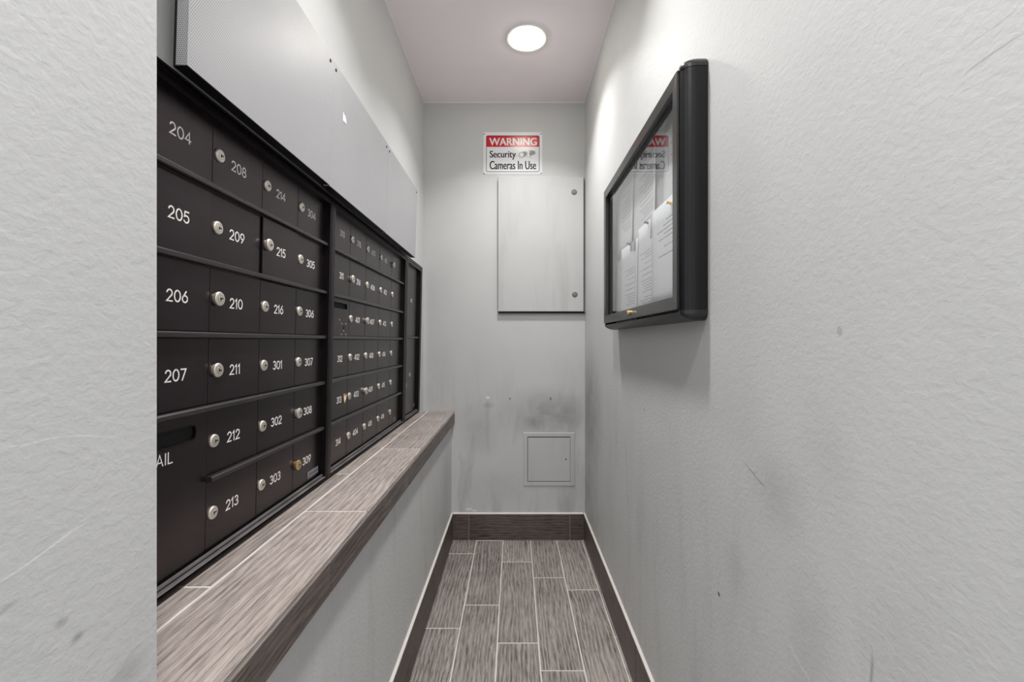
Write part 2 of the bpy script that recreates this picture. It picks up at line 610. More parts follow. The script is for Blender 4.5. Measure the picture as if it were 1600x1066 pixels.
# ------------------------------------------------------------------ dimensions
DY = 2.518                 # back wall plane
XR = 0.4044                # right wall plane
XL = -0.522                # left wall above the mailboxes
XLL = -0.362               # left wall below the ledge, and the near left wall
JAMB = 0.4435              # end of the near left wall
LEDGE_Z = 0.738
Y_NEAR = -0.75

# ------------------------------------------------------------------ room shell
b = MB().box(-1.0, 0.8, Y_NEAR, DY + 0.1, -0.06, -0.0009)
floor = b.build('floor', M['grout'])
tag(floor, kind='structure')

b = MB().box(-1.0, 0.8, Y_NEAR, DY + 0.1, CEIL_Z, CEIL_Z + 0.06)
tag(b.build('ceiling', M['ceiling']), kind='structure')

b = MB().box(-1.0, 0.8, DY, DY + 0.1, -0.0015, CEIL_Z)
tag(b.build('wall_back', M['wall_back']), kind='structure')

b = MB().box(XR, XR + 0.12, Y_NEAR, DY, -0.0015, CEIL_Z)
tag(b.build('wall_right', M['wall_right']), kind='structure')

b = MB()
b.box(-1.0, XL, JAMB, DY, 1.556, CEIL_Z)                      # above the mailboxes
b.box(-1.0, XL, 2.491, DY, LEDGE_Z, 1.556)                       # strip past the last mailbox unit
b.box(-1.0, -0.86, JAMB, 2.491, 0.69, 1.556)                  # back of the recess
b.box(-1.0, XLL, JAMB, DY, -0.0015, 0.69)                     # below the ledge
b.box(-1.0, XLL, 0.08, JAMB, -0.0015, CEIL_Z)               # near wall
wl = b.build('wall_left', M['wall_left'])
tag(wl, kind='structure')

# thin ceiling shadow-line beads
b = MB().box(XL, XR, DY - 0.004, DY, CEIL_Z - 0.004, CEIL_Z)
b.box(XR - 0.004, XR, Y_NEAR, DY - 0.004, CEIL_Z - 0.004, CEIL_Z)
b.box(XL, XL + 0.004, JAMB, DY - 0.004, CEIL_Z - 0.004, CEIL_Z)
tag(b.build('trim_1', M['ceiling']), kind='structure')

# ------------------------------------------------------------------ tiles
_tile_cache = {}


def tile_mesh(w, l, h, mat, key):
    k = (round(w, 4), round(l, 4), round(h, 4), key)
    if k not in _tile_cache:
        b = MB().box(-w / 2, w / 2, -l / 2, l / 2, 0, h, 0, 0.0011)
        _tile_cache[k] = b.mesh('tile', mat)
    return _tile_cache[k]


GAP = 0.0042


def add_tile(name, x0, x1, y0, y1, parent, matk, h=0.006, z0=None, z_top=0.0):
    w, l = x1 - x0 - GAP, y1 - y0 - GAP
    me = tile_mesh(w, l, h, M[matk], matk)
    lift = random.uniform(-0.0003, 0.0003)
    return obj(name, me, parent, ((x0 + x1) / 2, (y0 + y1) / 2, z_top - h + lift))


cols = [(-0.358, -0.2165, [2.350, 1.740, 1.130, 0.52, -0.09]), (-0.2165, -0.065, [2.503, 1.893, 1.283, 0.673, 0.063, -0.547]),
        (-0.065, 0.0904, [2.260, 1.655, 1.045, 0.435, -0.175]), (0.0904, 0.2415, [2.112, 1.516, 0.906, 0.296, -0.314]),
        (0.2415, 0.386, [2.009, 1.400, 0.79, 0.18, -0.43])]
for x0, x1, js in cols:
    ys = [DY - 0.008] + js + [Y_NEAR]
    for a, c in zip(ys[:-1], ys[1:]):
        if a - c > 0.03:
            add_tile('floor_tile', x0, x1, c, a, floor, 'floor_tile')
ys = [DY - 0.008, 2.3, 1.69, 1.08, 0.47, -0.14, Y_NEAR]
for a, c in zip(ys[:-1], ys[1:]):
    add_tile('floor_tile', 0.386, 0.396, c, a, floor, 'floor_tile')

# baseboards: grout backing, tiles standing on edge, caulk bead along the top
BH = 0.151


def baseboard(name, p0, p1, nrm, joints, tmat='dark_tile'):
    """runs from p0 to p1 (xy); nrm points into the room"""
    p0 = Vector((p0[0], p0[1], 0))
    p1 = Vector((p1[0], p1[1], 0))
    d = (p1 - p0).normalized()
    L = (p1 - p0).length
    n = Vector((nrm[0], nrm[1], 0))
    b = MB()

    def bar(s0, s1, t0, t1, z0, z1, mi):
        c = [p0 + d * s + n * t_ for s in (s0, s1) for t_ in (t0, t1)]
        b.add([(c[i].x, c[i].y, z) for z in (z0, z1) for i in (0, 1, 2, 3)],
              [(0, 1, 3, 2), (4, 5, 7, 6), (0, 1, 5, 4), (2, 3, 7, 6), (0, 2, 6, 4), (1, 3, 7, 5)], mi)
    bar(0, L, 0, 0.0062, 0.0, BH - 0.003, 0)
    # sloping caulk bead
    c0, c1 = p0, p0 + d * L
    vs_ = []
    for q in (c0, c1):
        for t_, z in ((0, BH - 0.003), (0.0085, BH - 0.003), (0.0085, BH - 0.0005), (0.002, BH + 0.003), (0, BH + 0.0045)):
            vs_.append((q.x + n.x * t_, q.y + n.y * t_, z))
    b.add(vs_, [(0, 1, 2, 3, 4), (9, 8, 7, 6, 5)] + [(i, (i + 1) % 5, 5 + (i + 1) % 5, 5 + i) for i in range(5)], 1)
    o = b.build(name, [M['grout_dark'], M['caulk']])
    tag(o, kind='structure')
    js = [0] + joints + [L]
    for a, c in zip(js[:-1], js[1:]):
        w = BH - 0.004
        l = c - a - GAP
        me = tile_mesh(w, l, 0.007, M[tmat], tmat)
        # tile local x -> up, local y -> along, local z -> normal
        ctr = p0 + d * ((a + c) / 2) + n * 0.003 + Vector((0, 0, w / 2 + 0.001))
        up = Vector((0, 0, 1))
        mt = Matrix((up, d if up.cross(d).dot(n) > 0 else -d, n)).transposed().to_4x4()
        mt.translation = ctr
        t_ = obj('baseboard_tile', me, o)
        t_.matrix_world = mt
    return o


baseboard('baseboard_back', (XLL + 0.011, DY), (XR - 0.011, DY), (0, -1), [0.09 - 0.0, 0.668])
baseboard('baseboard_right', (XR, DY), (XR, Y_NEAR), (-1, 0), [0.484, 1.094, 1.704, 2.314, 2.9])
baseboard('baseboard_left', (XLL, DY), (XLL, 0.08), (1, 0), [0.61, 1.22, 1.83])

# ------------------------------------------------------------------ ledge below the mailboxes
ledge = empty('ledge', (0, 0, 0), label='tiled shelf ledge of wood-look planks running under the mailboxes', cat='ledge')
FX = -0.344
b = MB()
b.box(-0.8, FX - 0.007, JAMB, DY, 0.6905, LEDGE_Z - 0.0007)
b.box(XLL + 0.0005, FX - 0.0012, JAMB, DY, 0.667, 0.7293)
b.build('substrate', M['grout'], ledge)
for (x0, x1, js) in ((-0.4957, FX + 0.0012, [DY, 2.235, 1.633, 1.035, JAMB]), (-0.60, -0.4957, [DY, 1.937, 1.327, 0.717, JAMB])):
    for a, c in zip(js[:-1], js[1:]):
        add_tile('ledge_tile', x0, x1, c, a, ledge, 'ledge_tile', h=0.0085, z_top=LEDGE_Z)
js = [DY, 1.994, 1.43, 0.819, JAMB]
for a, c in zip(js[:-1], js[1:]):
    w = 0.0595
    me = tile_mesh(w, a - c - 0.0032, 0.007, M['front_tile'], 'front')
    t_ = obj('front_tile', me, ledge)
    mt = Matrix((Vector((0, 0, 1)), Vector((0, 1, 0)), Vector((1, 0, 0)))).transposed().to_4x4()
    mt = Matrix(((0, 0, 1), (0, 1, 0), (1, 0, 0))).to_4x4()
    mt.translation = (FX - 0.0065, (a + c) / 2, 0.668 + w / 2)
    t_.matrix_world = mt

# ------------------------------------------------------------------ stroke lettering for the door numbers
def arc(cx, cy, rx, ry, a0, a1, n=10):
    return [(cx + rx * math.cos(math.radians(a0 + (a1 - a0) * k / n)), cy + ry * math.sin(math.radians(a0 + (a1 - a0) * k / n))) for k in range(n + 1)]


GLYPH = {   # strokes in a 0.72 x 1 cell
    '0': ([arc(0.36, 0.5, 0.34, 0.5, 90, 450, 18)], 0.72),
    '1': ([[(0.02, 0.78), (0.22, 1.0), (0.22, 0.0)]], 0.32),
    '2': ([arc(0.33, 0.70, 0.29, 0.30, 165, -35, 9) + [(0.03, 0.0), (0.64, 0.0)]], 0.68),
    '3': ([arc(0.30, 0.745, 0.26, 0.255, 150, -80, 9) + arc(0.30, 0.27, 0.30, 0.27, 80, -150, 9)], 0.64),
    '4': ([[(0.50, 0.0), (0.50, 1.0), (0.02, 0.27), (0.68, 0.27)]], 0.72),
    '5': ([[(0.58, 1.0), (0.13, 1.0), (0.07, 0.55)] + arc(0.30, 0.32, 0.31, 0.32, 120, -150, 10)], 0.66),
    '6': ([[(0.48, 1.0), (0.12, 0.50)], arc(0.34, 0.31, 0.31, 0.31, 0, 360, 16)], 0.68),
    '7': ([[(0.03, 1.0), (0.62, 1.0), (0.20, 0.0)]], 0.64),
    '8': ([arc(0.34, 0.75, 0.25, 0.25, 0, 360, 14), arc(0.34, 0.26, 0.31, 0.26, 0, 360, 14)], 0.68),
    '9': ([arc(0.34, 0.69, 0.31, 0.31, 0, 360, 16), [(0.58, 0.50), (0.22, 0.0)]], 0.68),
    'A': ([[(0.0, 0.0), (0.36, 1.0), (0.72, 0.0)], [(0.12, 0.32), (0.60, 0.32)]], 0.72),
    'I': ([[(0.05, 0.0), (0.05, 1.0)]], 0.10),
    'L': ([[(0.03, 1.0), (0.03, 0.0), (0.52, 0.0)]], 0.52),
    'M': ([[(0.03, 0.0), (0.03, 1.0), (0.42, 0.2), (0.81, 1.0), (0.81, 0.0)]], 0.84),
    'P': ([[(0.03, 0.0), (0.03, 1.0), (0.35, 1.0)] + arc(0.35, 0.74, 0.24, 0.26, 90, -90, 8) + [(0.03, 0.48)]], 0.62),
    'U': ([[(0.03, 1.0), (0.03, 0.33)] + arc(0.34, 0.33, 0.31, 0.33, 180, 360, 10) + [(0.65, 1.0)]], 0.68),
    'T': ([[(0.0, 1.0), (0.64, 1.0)], [(0.32, 1.0), (0.32, 0.0)]], 0.64),
    'O': ([arc(0.42, 0.5, 0.42, 0.5, 90, 450, 18)], 0.84),
    'G': ([arc(0.42, 0.5, 0.42, 0.5, 50, 330, 14) + [(0.82, 0.45), (0.5, 0.45)]], 0.84),
    'N': ([[(0.03, 0.0), (0.03, 1.0), (0.66, 0.0), (0.66, 1.0)]], 0.7),
}


def number_mesh(text, h=0.018, wstroke=0.0024, gap=0.2):
    tot = sum(GLYPH[c][1] for c in text) + gap * (len(text) - 1)
    x = -tot / 2
    b = MB()
    for c in text:
        strokes, w = GLYPH[c]
        for s in strokes:
            b.stroke([((x + p[0]) * h, (p[1] - 0.5) * h) for p in s], wstroke, XMAP, 0.0, 0.0003)
        x += w + gap
    return b.mesh('number', M['engraved'])


# ------------------------------------------------------------------ locks
def lock_mesh(kind):
    b = MB()
    if kind == 'small':
        prof = [(0.0095, -0.002), (0.0120, 0.0), (0.0120, 0.0024), (0.0110, 0.0038), (0.0092, 0.0044)]
    else:
        prof = [(0.009, -0.002), (0.0105, 0.0), (0.0105, 0.0035), (0.0130, 0.004), (0.0130, 0.0070), (0.0118, 0.0083), (0.009, 0.0087)]
    f = prof[-1][1]
    b.lathe(prof, 20, XMAP, 0)
    # recessed plug ring and keyway
    b.lathe([(0.0062, f + 0.00002), (0.0062, f + 0.0004), (0.0054, f + 0.0004)], 16, XMAP, 0)
    b.box(f + 0.0003, f + 0.0007, -0.0010, 0.0060, -0.0012, 0.0012, 1)
    b.box(f + 0.0003, f + 0.0007, -0.0020, 0.0006, -0.0036, 0.0026, 1)
    b.lathe([(0.0070, f + 0.0001), (0.0066, f + 0.0001)], 20, XMAP, 1, cap=False)
    return b


LOCK = {k: lock_mesh(k).mesh('lock', [M['chrome'], M['keyway']]) for k in ('small', 'tall')}
LOCK['brass'] = lock_mesh('tall').mesh('lock', [M['brass'], M['keyway']])

# ------------------------------------------------------------------ mailbox units (built in a frame that leans with the bank)
BANK = (-0.5385, 0.0, 0.745)
LEAN = 0.0205
ROWS = [1.535, 1.414, 1.2773, 1.150, 1.020, 0.8906, 0.763]
ROWZ = [z - 0.745 for z in ROWS]
REC = -0.018           # door plane
TOPZ = 0.808


def mail_unit(y0, y1, iy0, iy1, label):
    """outer span y0..y1, opening iy0..iy1"""
    u = empty('mailbox_unit', (BANK[0], 0, BANK[2]), (0, LEAN, 0), label=label, cat='mailbox', group='wall mailbox units')
    b = MB()
    zi0, zi1 = 0.003, TOPZ - 0.022
    # stepped moulded frame: outer lip, step back, inner lip, return to the door plane
    b.add([], [])
    s0, s1 = iy0 - y0, y1 - iy1
    # profiles differ per side, so sweep with four explicit loops
    prof = [(0.0, -0.03, 1), (0.0, -0.002, 1), (0.12, 0.0, 1), (0.42, 0.0, 1), (0.48, -0.0035, 1), (0.62, -0.0035, 1), (0.68, -0.001, 1), (1.0, -0.001, 1), (1.0, REC - 0.004, 1)]
    loops = []
    for fr, h, _ in prof:
        a0, a1 = y0 + s0 * fr, y1 - s1 * fr
        c0, c1 = 0.0 + zi0 * fr, TOPZ - 0.022 * fr
        loops.append([XMAP(a0, c0, h), XMAP(a1, c0, h), XMAP(a1, c1, h), XMAP(a0, c1, h)])
    vs_ = [p for lp in loops for p in lp]
    fs = []
    for i in range(len(loops) - 1):
        for k in range(4):
            k2 = (k + 1) % 4
            fs.append((i * 4 + k, i * 4 + k2, (i + 1) * 4 + k2, (i + 1) * 4 + k))
    b.add(vs_, fs)
    b.build('frame', M['bronze_frame'], u)
    # housing behind the frame
    b = MB().box(-0.30, REC - 0.0045, y0 + 0.002, y1 - 0.002, 0.002, TOPZ - 0.012)
    b.build('housing', M['void'], u)
    # bottom sill flange and light hinge strip
    b = MB().box(REC + 0.004, REC + 0.010, iy0, iy1, ROWZ[6] - 0.0065, ROWZ[6] - 0.0035)
    b.build('hinge_strip', M['sill_metal'], u)
    b = MB().box(-0.0135, -0.0005, iy0, iy1, 0.0062, 0.0085, 0, 0.0005)
    b.build('sill', M['sill_metal'], u)
    return u


def rail(u, y0, y1, z):
    b = MB()
    # small sloped shelf lip
    pts = [(REC, z - 0.004), (REC + 0.0105, z - 0.004), (REC + 0.012, z - 0.0025), (REC + 0.012, z + 0.003), (REC + 0.0095, z + 0.0055), (REC, z + 0.0055)]
    b.prism(pts, lambda a, c, h: (a, h, c), y0, y1)
    return b.build('rail', M['bronze_rail'], u)


def door(u, name, y0, y1, z0, z1, out=0.0, number=None, lock=None, lock_dy=0.0326, num_dy=0.087, gapy=0.0009, ld=0.0):
    b = MB().box(-0.0035, 0.0, gapy, (y1 - y0) - gapy, 0.0, z1 - z0, 0, 0.0007)
    d = b.build(name, M['bronze_door'], u, loc=(REC + out, y0, z0))
    zc = (z1 - z0) / 2
    if number:
        obj('number', number_mesh(number), d, (0.0, num_dy, zc - 0.0015))
    if lock:
        obj('lock', LOCK[lock], d, (0.0, lock_dy, zc + ld), (random.uniform(-0.25, 0.25), 0, 0))
    return d


def zr(r):     # z span of row r
    return ROWZ[r + 1] + (0.0065 if r < 5 else 0.0), ROWZ[r] - (0.0055 if r > 0 else -0.0015)


# --- first unit
uA = mail_unit(0.600, 1.2620, 0.625, 1.2500, 'nearest black mailbox unit, doors 204 to 309 and a mail slot')
jA = [0.633, 0.787, 0.942, 1.096, 1.252]
numsA = [['204', '205', '206', '207', None, None], ['208', '209', '210', '211', '212', '213'],
         ['214', '215', '216', '301', '302', '303'], ['304', '305', '306', '307', '308', '309']]
tallA = {('210'): 'tall', '211': 'tall', '308': 'tall', '309': 'brass', '215': 'tall', '213': 'small'}
for c in range(4):
    for r in range(6):
        n = numsA[c][r]
        if n is None:
            continue
        z0, z1 = zr(r)
        out = 0.0
        if n == '215':
            out = 0.003
        if n == '209':
            out = -0.001
        ya, yb = jA[c], jA[c + 1]
        if n == '209':
            yb -= 0.003
        d = door(uA, 'door', ya, yb, z0, z1, out, n, tallA.get(n, 'small'), lock_dy=0.0165 if c else 0.013, num_dy=0.0745 + 0.0035 * (c == 0),
                 ld={'215': 0.004, '302': -0.002, '210': 0.003}.get(n, 0.001))
# outgoing mail door over two rows
z0, z1 = ROWZ[6], ROWZ[4] - 0.0055
sy0, sy1, sz0, sz1 = 0.015, 0.1245, z1 - z0 - 0.0435, z1 - z0 - 0.0205
W = 0.154
b = MB()
b.box(-0.0035, 0, 0.0009, W - 0.0009, 0, sz0)
b.box(-0.0035, 0, 0.0009, W - 0.0009, sz1, z1 - z0)
b.box(-0.0035, 0, 0.0009, sy0, sz0, sz1)
b.box(-0.0035, 0, sy1, W - 0.0009, sz0, sz1)
md = b.build('mail_slot_door', M['bronze_door'], uA, loc=(REC, 0.633, z0))
tag(md, label='tall door lettered MAIL with a rounded slot')
b = MB()
b.ring(sy0, sy1, sz0, sz1, 0.007, [(-0.0025, 0.0), (-0.0022, 0.0009), (0.0, 0.0009), (0.0005, -0.012)], XMAP, 0)
b.box(-0.013, -0.012, sy0, sy1, sz0, sz1, 1)
b.build('slot', [M['bronze_frame'], M['void']], md)
obj('lettering', number_mesh('MAIL', 0.0175, 0.0019, 0.24), md, (0, 0.0490, 0.9525 - 0.745 - z0))
for r in range(1, 5):
    rail(uA, 0.626, 1.249, ROWZ[r])
rail(uA, 0.785, 1.249, ROWZ[5])
b = MB().box(0, 0.0008, 0, 0.062, 0, 0.018, 0)
b.box(0.0008, 0.001, 0.004, 0.008, 0.003, 0.007, 1)
b.box(0.0008, 0.001, 0.012, 0.017, 0.005, 0.013, 1)
b.box(0.0008, 0.001, 0.020, 0.056, 0.010, 0.012, 1)
b.box(0.0008, 0.001, 0.020, 0.050, 0.006, 0.0075, 1)
b.build('maker_plate', [M['plate'], M['screw']], uA, loc=(REC + 0.0002, 1.176, ROWZ[6] + 0.006))

# --- second unit
uB = mail_unit(1.262, 2.148, 1.2850, 2.112, 'middle black mailbox unit, with doors 310 to 416 and a broken lock hole')
jB = [1.318, 1.446, 1.600, 1.762, 1.933, 2.125]
numsB = [['310', '311', None, '312', '313', '314'], ['315', '316', '401', '402', '403', '404'],
         ['405', '406', '407', '408', '409', '410'], ['411', '412', '413', '414', '415', '416'],
         ['501', '502', '503', '504', '505', '506']]
numsB[4] = ['417', '418', '419', '420', '421', '422']
tallB = {'316': 'tall', '407': 'tall', '409': 'tall', '417': 'tall'}
jB[0] = 1.286
for c in range(5):
    for r in range(6):
        z0, z1 = zr(r)
        n = numsB[c][r]
        nd = 0.0 if c == 0 else 0.083
        if n is None:
            # door with outgoing slot and an empty lock hole
            ya, yb = jB[c], jB[c + 1]
            w = yb - ya
            a0, a1, c0, c1 = 0.02, 0.142, z1 - z0 - 0.030, z1 - z0 - 0.013
            b = MB()
            b.box(-0.0035, 0, 0.0009, w - 0.0009, 0, c0)
            b.box(-0.0035, 0, 0.0009, w - 0.0009, c1, z1 - z0)
            b.box(-0.0035, 0, 0.0009, a0, c0, c1)
            b.box(-0.0035, 0, a1, w - 0.0009, c0, c1)
            d = b.build('slot_door', M['bronze_door'], uB, loc=(REC, ya, z0))
            tag(d, label='door with a thin mail slot, loose screws and an empty lock hole')
            b = MB()
            b.ring(a0, a1, c0, c1, 0.005, [(-0.0015, 0.0), (-0.0012, 0.0008), (0.0, 0.0008), (0.0004, -0.01)], XMAP, 0)
            b.box(-0.011, -0.010, a0, a1, c0, c1, 1)
            b.build('slot', [M['bronze_frame'], M['void']], d)
            for (px, py) in ((529, 500), (532.6, 506), (539, 506.5), (532.2, 523), (539, 523), (535.6, 517.5)):
                X = 0.5500
                Y = X * 685 / (804 - px)
                zz = 1.14 - (py - 533) * Y / 685
                MB().lathe([(0.0024, 0), (0.0024, 0.001), (0.0016, 0.0015)], 8, XMAP).build(
                    'screw', M['chrome'], d, loc=(0, Y - ya, zz - 0.745 - z0))
            Y = 0.5500 * 685 / (804 - 536)
            zz = 1.14 + 20.5 * Y / 685
            MB().lathe([(0.0062, 0.0002), (0.0062, 0.0006)], 14, XMAP).build('lock_hole', M['void'], d, loc=(0, Y - ya, zz - 0.745 - z0))
            continue
        ya, yb = jB[c], jB[c + 1]
        if c == 0:
            door(uB, 'door', ya, yb, z0, z1, 0.0, n, 'small', lock_dy=0.014, num_dy=0.093)
        elif c == 4:
            door(uB, 'door', ya, yb, z0, z1, 0.0, None, tallB.get(n, 'small'), lock_dy=0.014)
        else:
            door(uB, 'door', ya, yb, z0, z1, 0.0, n, tallB.get(n, 'small'), lock_dy=0.016, num_dy=0.082)
for r in range(1, 6):
    rail(uB, 1.286, 2.111, ROWZ[r])
b = MB().box(0, 0.0008, 0, 0.05, 0, 0.018)
b.ring(0.003, 0.047, 0.003, 0.015, 0.001, [(0, 0.0008), (0, 0.0010), (0.0015, 0.0010), (0.0015, 0.0008)], XMAP, 1)
b.build('maker_plate', [M['bronze_rail'], M['plate']], uB, loc=(REC + 0.0002, 1.995, ROWZ[6] + 0.008))
# torn sticker next to 313
b = MB()
heart = [(0.0, -0.016), (0.011, -0.002), (0.014, 0.009), (0.009, 0.013), (0.004, 0.004), (-0.001, 0.003), (-0.003, 0.015), (-0.009, 0.018), (-0.010, 0.004), (-0.006, -0.012)]
b.prism(heart, XMAP, 0, 0.0006, 0)
b.prism([(p[0] * 0.75, p[1] * 0.7 + 0.0005) for p in heart], XMAP, 0.0006, 0.0009, 1)
Y = 0.5545 * 685 / (804 - 537.3)
st = b.build('sticker', [M['pin_yellow'], M['white_scrap']], None,
             loc=(-0.5415 - 0.0, 0, 0))
st.location = (BANK[0] + REC + LEAN * (1.14 - 89.5 * Y / 685 - 0.745) + 0.0006, Y, 1.14 - 89.5 * Y / 685)
st.rotation_euler = (0, LEAN, 0)
tag(st, 'small torn cream and yellow sticker beside number 313 on the middle mailbox unit', 'sticker')

# --- third unit, two tall parcel doors
uC = mail_unit(2.148, 2.487, 2.166, 2.455, 'narrow black parcel locker unit at the far end, with two tall doors')
zm = 1.158 - 0.745
d = door(uC, 'door', 2.167, 2.48, zm + 0.006, ROWZ[0] + 0.0015, 0)
obj('number', number_mesh('P2', 0.016, 0.002), d, (0, 0.144, 1.352 - 1.164))
obj('lock', LOCK['small'], d, (0, 0.042, 1.307 - 1.164))
d = door(uC, 'door', 2.167, 2.48, ROWZ[6], zm - 0.005, 0)
obj('number', number_mesh('P1', 0.016, 0.002), d, (0, 0.144, 0.961 - 0.763))
obj('lock', LOCK['tall'], d, (0, 0.034, 0.916 - 0.763))
rail(uC, 2.167, 2.454, zm)
b = MB().box(0, 0.0008, 0, 0.05, 0, 0.022)
b.ring(0.003, 0.047, 0.003, 0.019, 0.001, [(0, 0.0008), (0, 0.0010), (0.0015, 0.0010), (0.0015, 0.0008)], XMAP, 1)
b.build('maker_plate', [M['bronze_rail'], M['plate']], uC, loc=(REC + 0.0002, 2.38, ROWZ[6] + 0.015))

# dark top cover strip that joins the units
tb = MB().box(-0.028, 0.0015, 0.60, 2.487, 0, 0.0035, 0, 0.0008).build('cover_strip', M['bronze_frame'], None)
tb.location = (BANK[0] + LEAN * TOPZ, 0, BANK[2] + TOPZ - 0.001)
tag(tb, 'long black metal strip capping the top of the mailbox units', 'trim strip')

# ------------------------------------------------------------------ perforated metal panels over the mailboxes
PX = -0.474
PZ0, PZ1 = 1.548, 1.881


def perf_panel(y0, y1, label, lean=0.030, yaw=0.0, x=PX):
    H = PZ1 - PZ0
    p = empty('perforated_panel', (x, y0, PZ1), (0, lean, yaw), label=label, cat='metal panel', group='perforated panels above the mailboxes')
    L = y1 - y0
    T = 0.0016
    D = 0.017
    b = MB()
    b.box(-T, 0, 0, L, -H, 0, 0, 0.0005)
    b.build('face', M['perforated'], p)
    b = MB()
    b.box(-D, -T, 0, T, -H, 0)
    b.build('near_return', M['perforated'], p)
    b = MB()
    b.box(-D, -T, L - T, L, -H, 0)
    b.box(-D, -T, T, L - T, -T, 0)
    b.build('returns', M['perforated'], p)
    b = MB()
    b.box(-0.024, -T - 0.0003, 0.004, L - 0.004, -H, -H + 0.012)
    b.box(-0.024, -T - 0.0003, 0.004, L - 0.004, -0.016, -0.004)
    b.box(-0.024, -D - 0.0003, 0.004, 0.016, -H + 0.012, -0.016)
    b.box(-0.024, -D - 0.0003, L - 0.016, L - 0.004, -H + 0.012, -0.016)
    b.build('shade_backing_frame', M['case_black'], p)  # black frame that also stands in for the shade under the panel
    # stand-off spacers to the wall
    for yy in (0.08, L - 0.08):
        for zz in (-0.05, -H + 0.05):
            MB().lathe([(0.006, 0), (0.006, 0.036)], 10, lambda a, c, h, yy=yy, zz=zz: (-T - h, yy + a, zz + c)).build('spacer', M['screw'], p)
    for yy in (0.018, L - 0.018):
        MB().lathe([(0.0042, 0.0), (0.0042, 0.0012), (0.0025, 0.002)], 10, lambda a, c, h, yy=yy: (h, yy + a, -0.018 + c)).build('screw', M['screw'], p)
    return p


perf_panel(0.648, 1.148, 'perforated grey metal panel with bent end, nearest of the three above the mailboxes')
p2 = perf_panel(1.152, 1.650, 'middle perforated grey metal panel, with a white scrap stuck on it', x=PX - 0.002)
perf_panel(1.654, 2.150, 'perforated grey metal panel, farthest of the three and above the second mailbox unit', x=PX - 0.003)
sc = MB()
sc.prism([(-0.013, 0.011), (-0.0125, -0.011), (-0.006, -0.0135), (-0.006, -0.008), (-0.004, -0.011), (0.010, -0.011), (0.013, -0.006), (0.010, 0.001), (0.002, 0.008), (-0.002, 0.010), (-0.004, 0.006), (-0.0075, 0.009), (-0.009, 0.013)], XMAP, 0, 0.0005)
Y = 0.480 * 685 / (804 - 538)
so = sc.build('scrap', M['white_scrap'], None)
zz = 1.14 + (533 - 185) * Y / 685
so.location = (PX - 0.002 + 0.030 * (zz - PZ1) + 0.0004, Y, zz)
so.rotation_euler = (0, 0.030, 0)
tag(so, 'torn white paper scrap stuck to the middle perforated panel', 'paper scrap')

# ------------------------------------------------------------------ back wall: sign
def text_mesh(body, size, sx=1.0, offset=0.0, mat=None):
    cu = bpy.data.curves.new('text', 'FONT')
    cu.body = body
    cu.size = size
    cu.offset = offset
    cu.extrude = 0.0002
    cu.resolution_u = 6
    cu.align_x = 'LEFT'
    o = bpy.data.objects.new('text_tmp', cu)
    COL.objects.link(o)
    bpy.context.view_layer.update()
    dg = bpy.context.evaluated_depsgraph_get()
    me = bpy.data.meshes.new_from_object(o.evaluated_get(dg))
    bpy.data.objects.remove(o)
    xs = [v.co.x for v in me.vertices]
    ysv = [v.co.y for v in me.vertices]
    return me, min(xs), max(xs), min(ysv), max(ysv)


def fit_text(name, body, x0, x1, z0, z1, depth_y, mat, parent, offset=0.0, full=None, bold=0.0):
    """fit text outline into x0..x1, z0..z1 on a plane facing -y; full: (text used for vertical extent)"""
    me, a0, a1, c0, c1 = text_mesh(body, 1.0, offset=offset)
    if full is not None:
        c0, c1 = full
    sx = (x1 - x0) / (a1 - a0)
    sz = (z1 - z0) / (c1 - c0)
    for v in me.vertices:
        x, y, z = v.co
        v.co = (x0 + (x - a0) * sx, -z * 1.0, z0 + (y - c0) * sz)
    if bold:
        bm = bmesh.new()
        for k, dx in enumerate((-bold, 0.0, bold)):
            n0 = len(bm.verts)
            bm.from_mesh(me)
            bm.verts.ensure_lookup_table()
            for v in bm.verts[n0:]:
                v.co.x += dx
                v.co.y -= 0.00002 * k
        bm.to_mesh(me)
        bm.free()
    me.materials.clear()
    me.materials.append(mat)
    return obj(name, me, parent, (0, depth_y, 0))


YM = lambda x, z, h: (x, -h, z)           # height towards the camera (-y)
sign = empty('warning_sign', (-0.010, DY, 2.100), label='white and red warning sign about security cameras on the back wall', cat='sign')
SW, SH = 0.338, 0.240


def sp(px, py):      # sign zoom coordinates -> local sign metres
    X = 750 + px / 13.324
    Yp = 200 + py / 13.324
    return ((X - 804) / 272.0 + 0.010, 1.14 + (533 - Yp) / 272.0 - 2.100)


b = MB()
bp = []
for cx, cz, st in ((SW / 2 - 0.006, SH - 0.007, 0), (-SW / 2 + 0.006, SH - 0.007, 1), (-SW / 2 + 0.006, 0.006, 2), (SW / 2 - 0.006, 0.006, 3)):
    bp += [(cx + 0.006 * math.cos((st + k / 4) * math.pi / 2), cz + 0.006 * math.sin((st + k / 4) * math.pi / 2)) for k in range(5)]
b.prism(bp, YM, 0.0, 0.0016)
b.build('board', M['sign_white'], sign)
bl = sp(128, 920)
tr = sp(1238, 160)
b = MB()
b.ring(bl[0], tr[0], bl[1], tr[1], 0.010, [(0.0, 0.0015), (0.0, 0.0019), (0.0028, 0.0019), (0.0028, 0.0015)], YM)
b.build('border', M['sign_black'], sign)
rb = sp(128, 398)
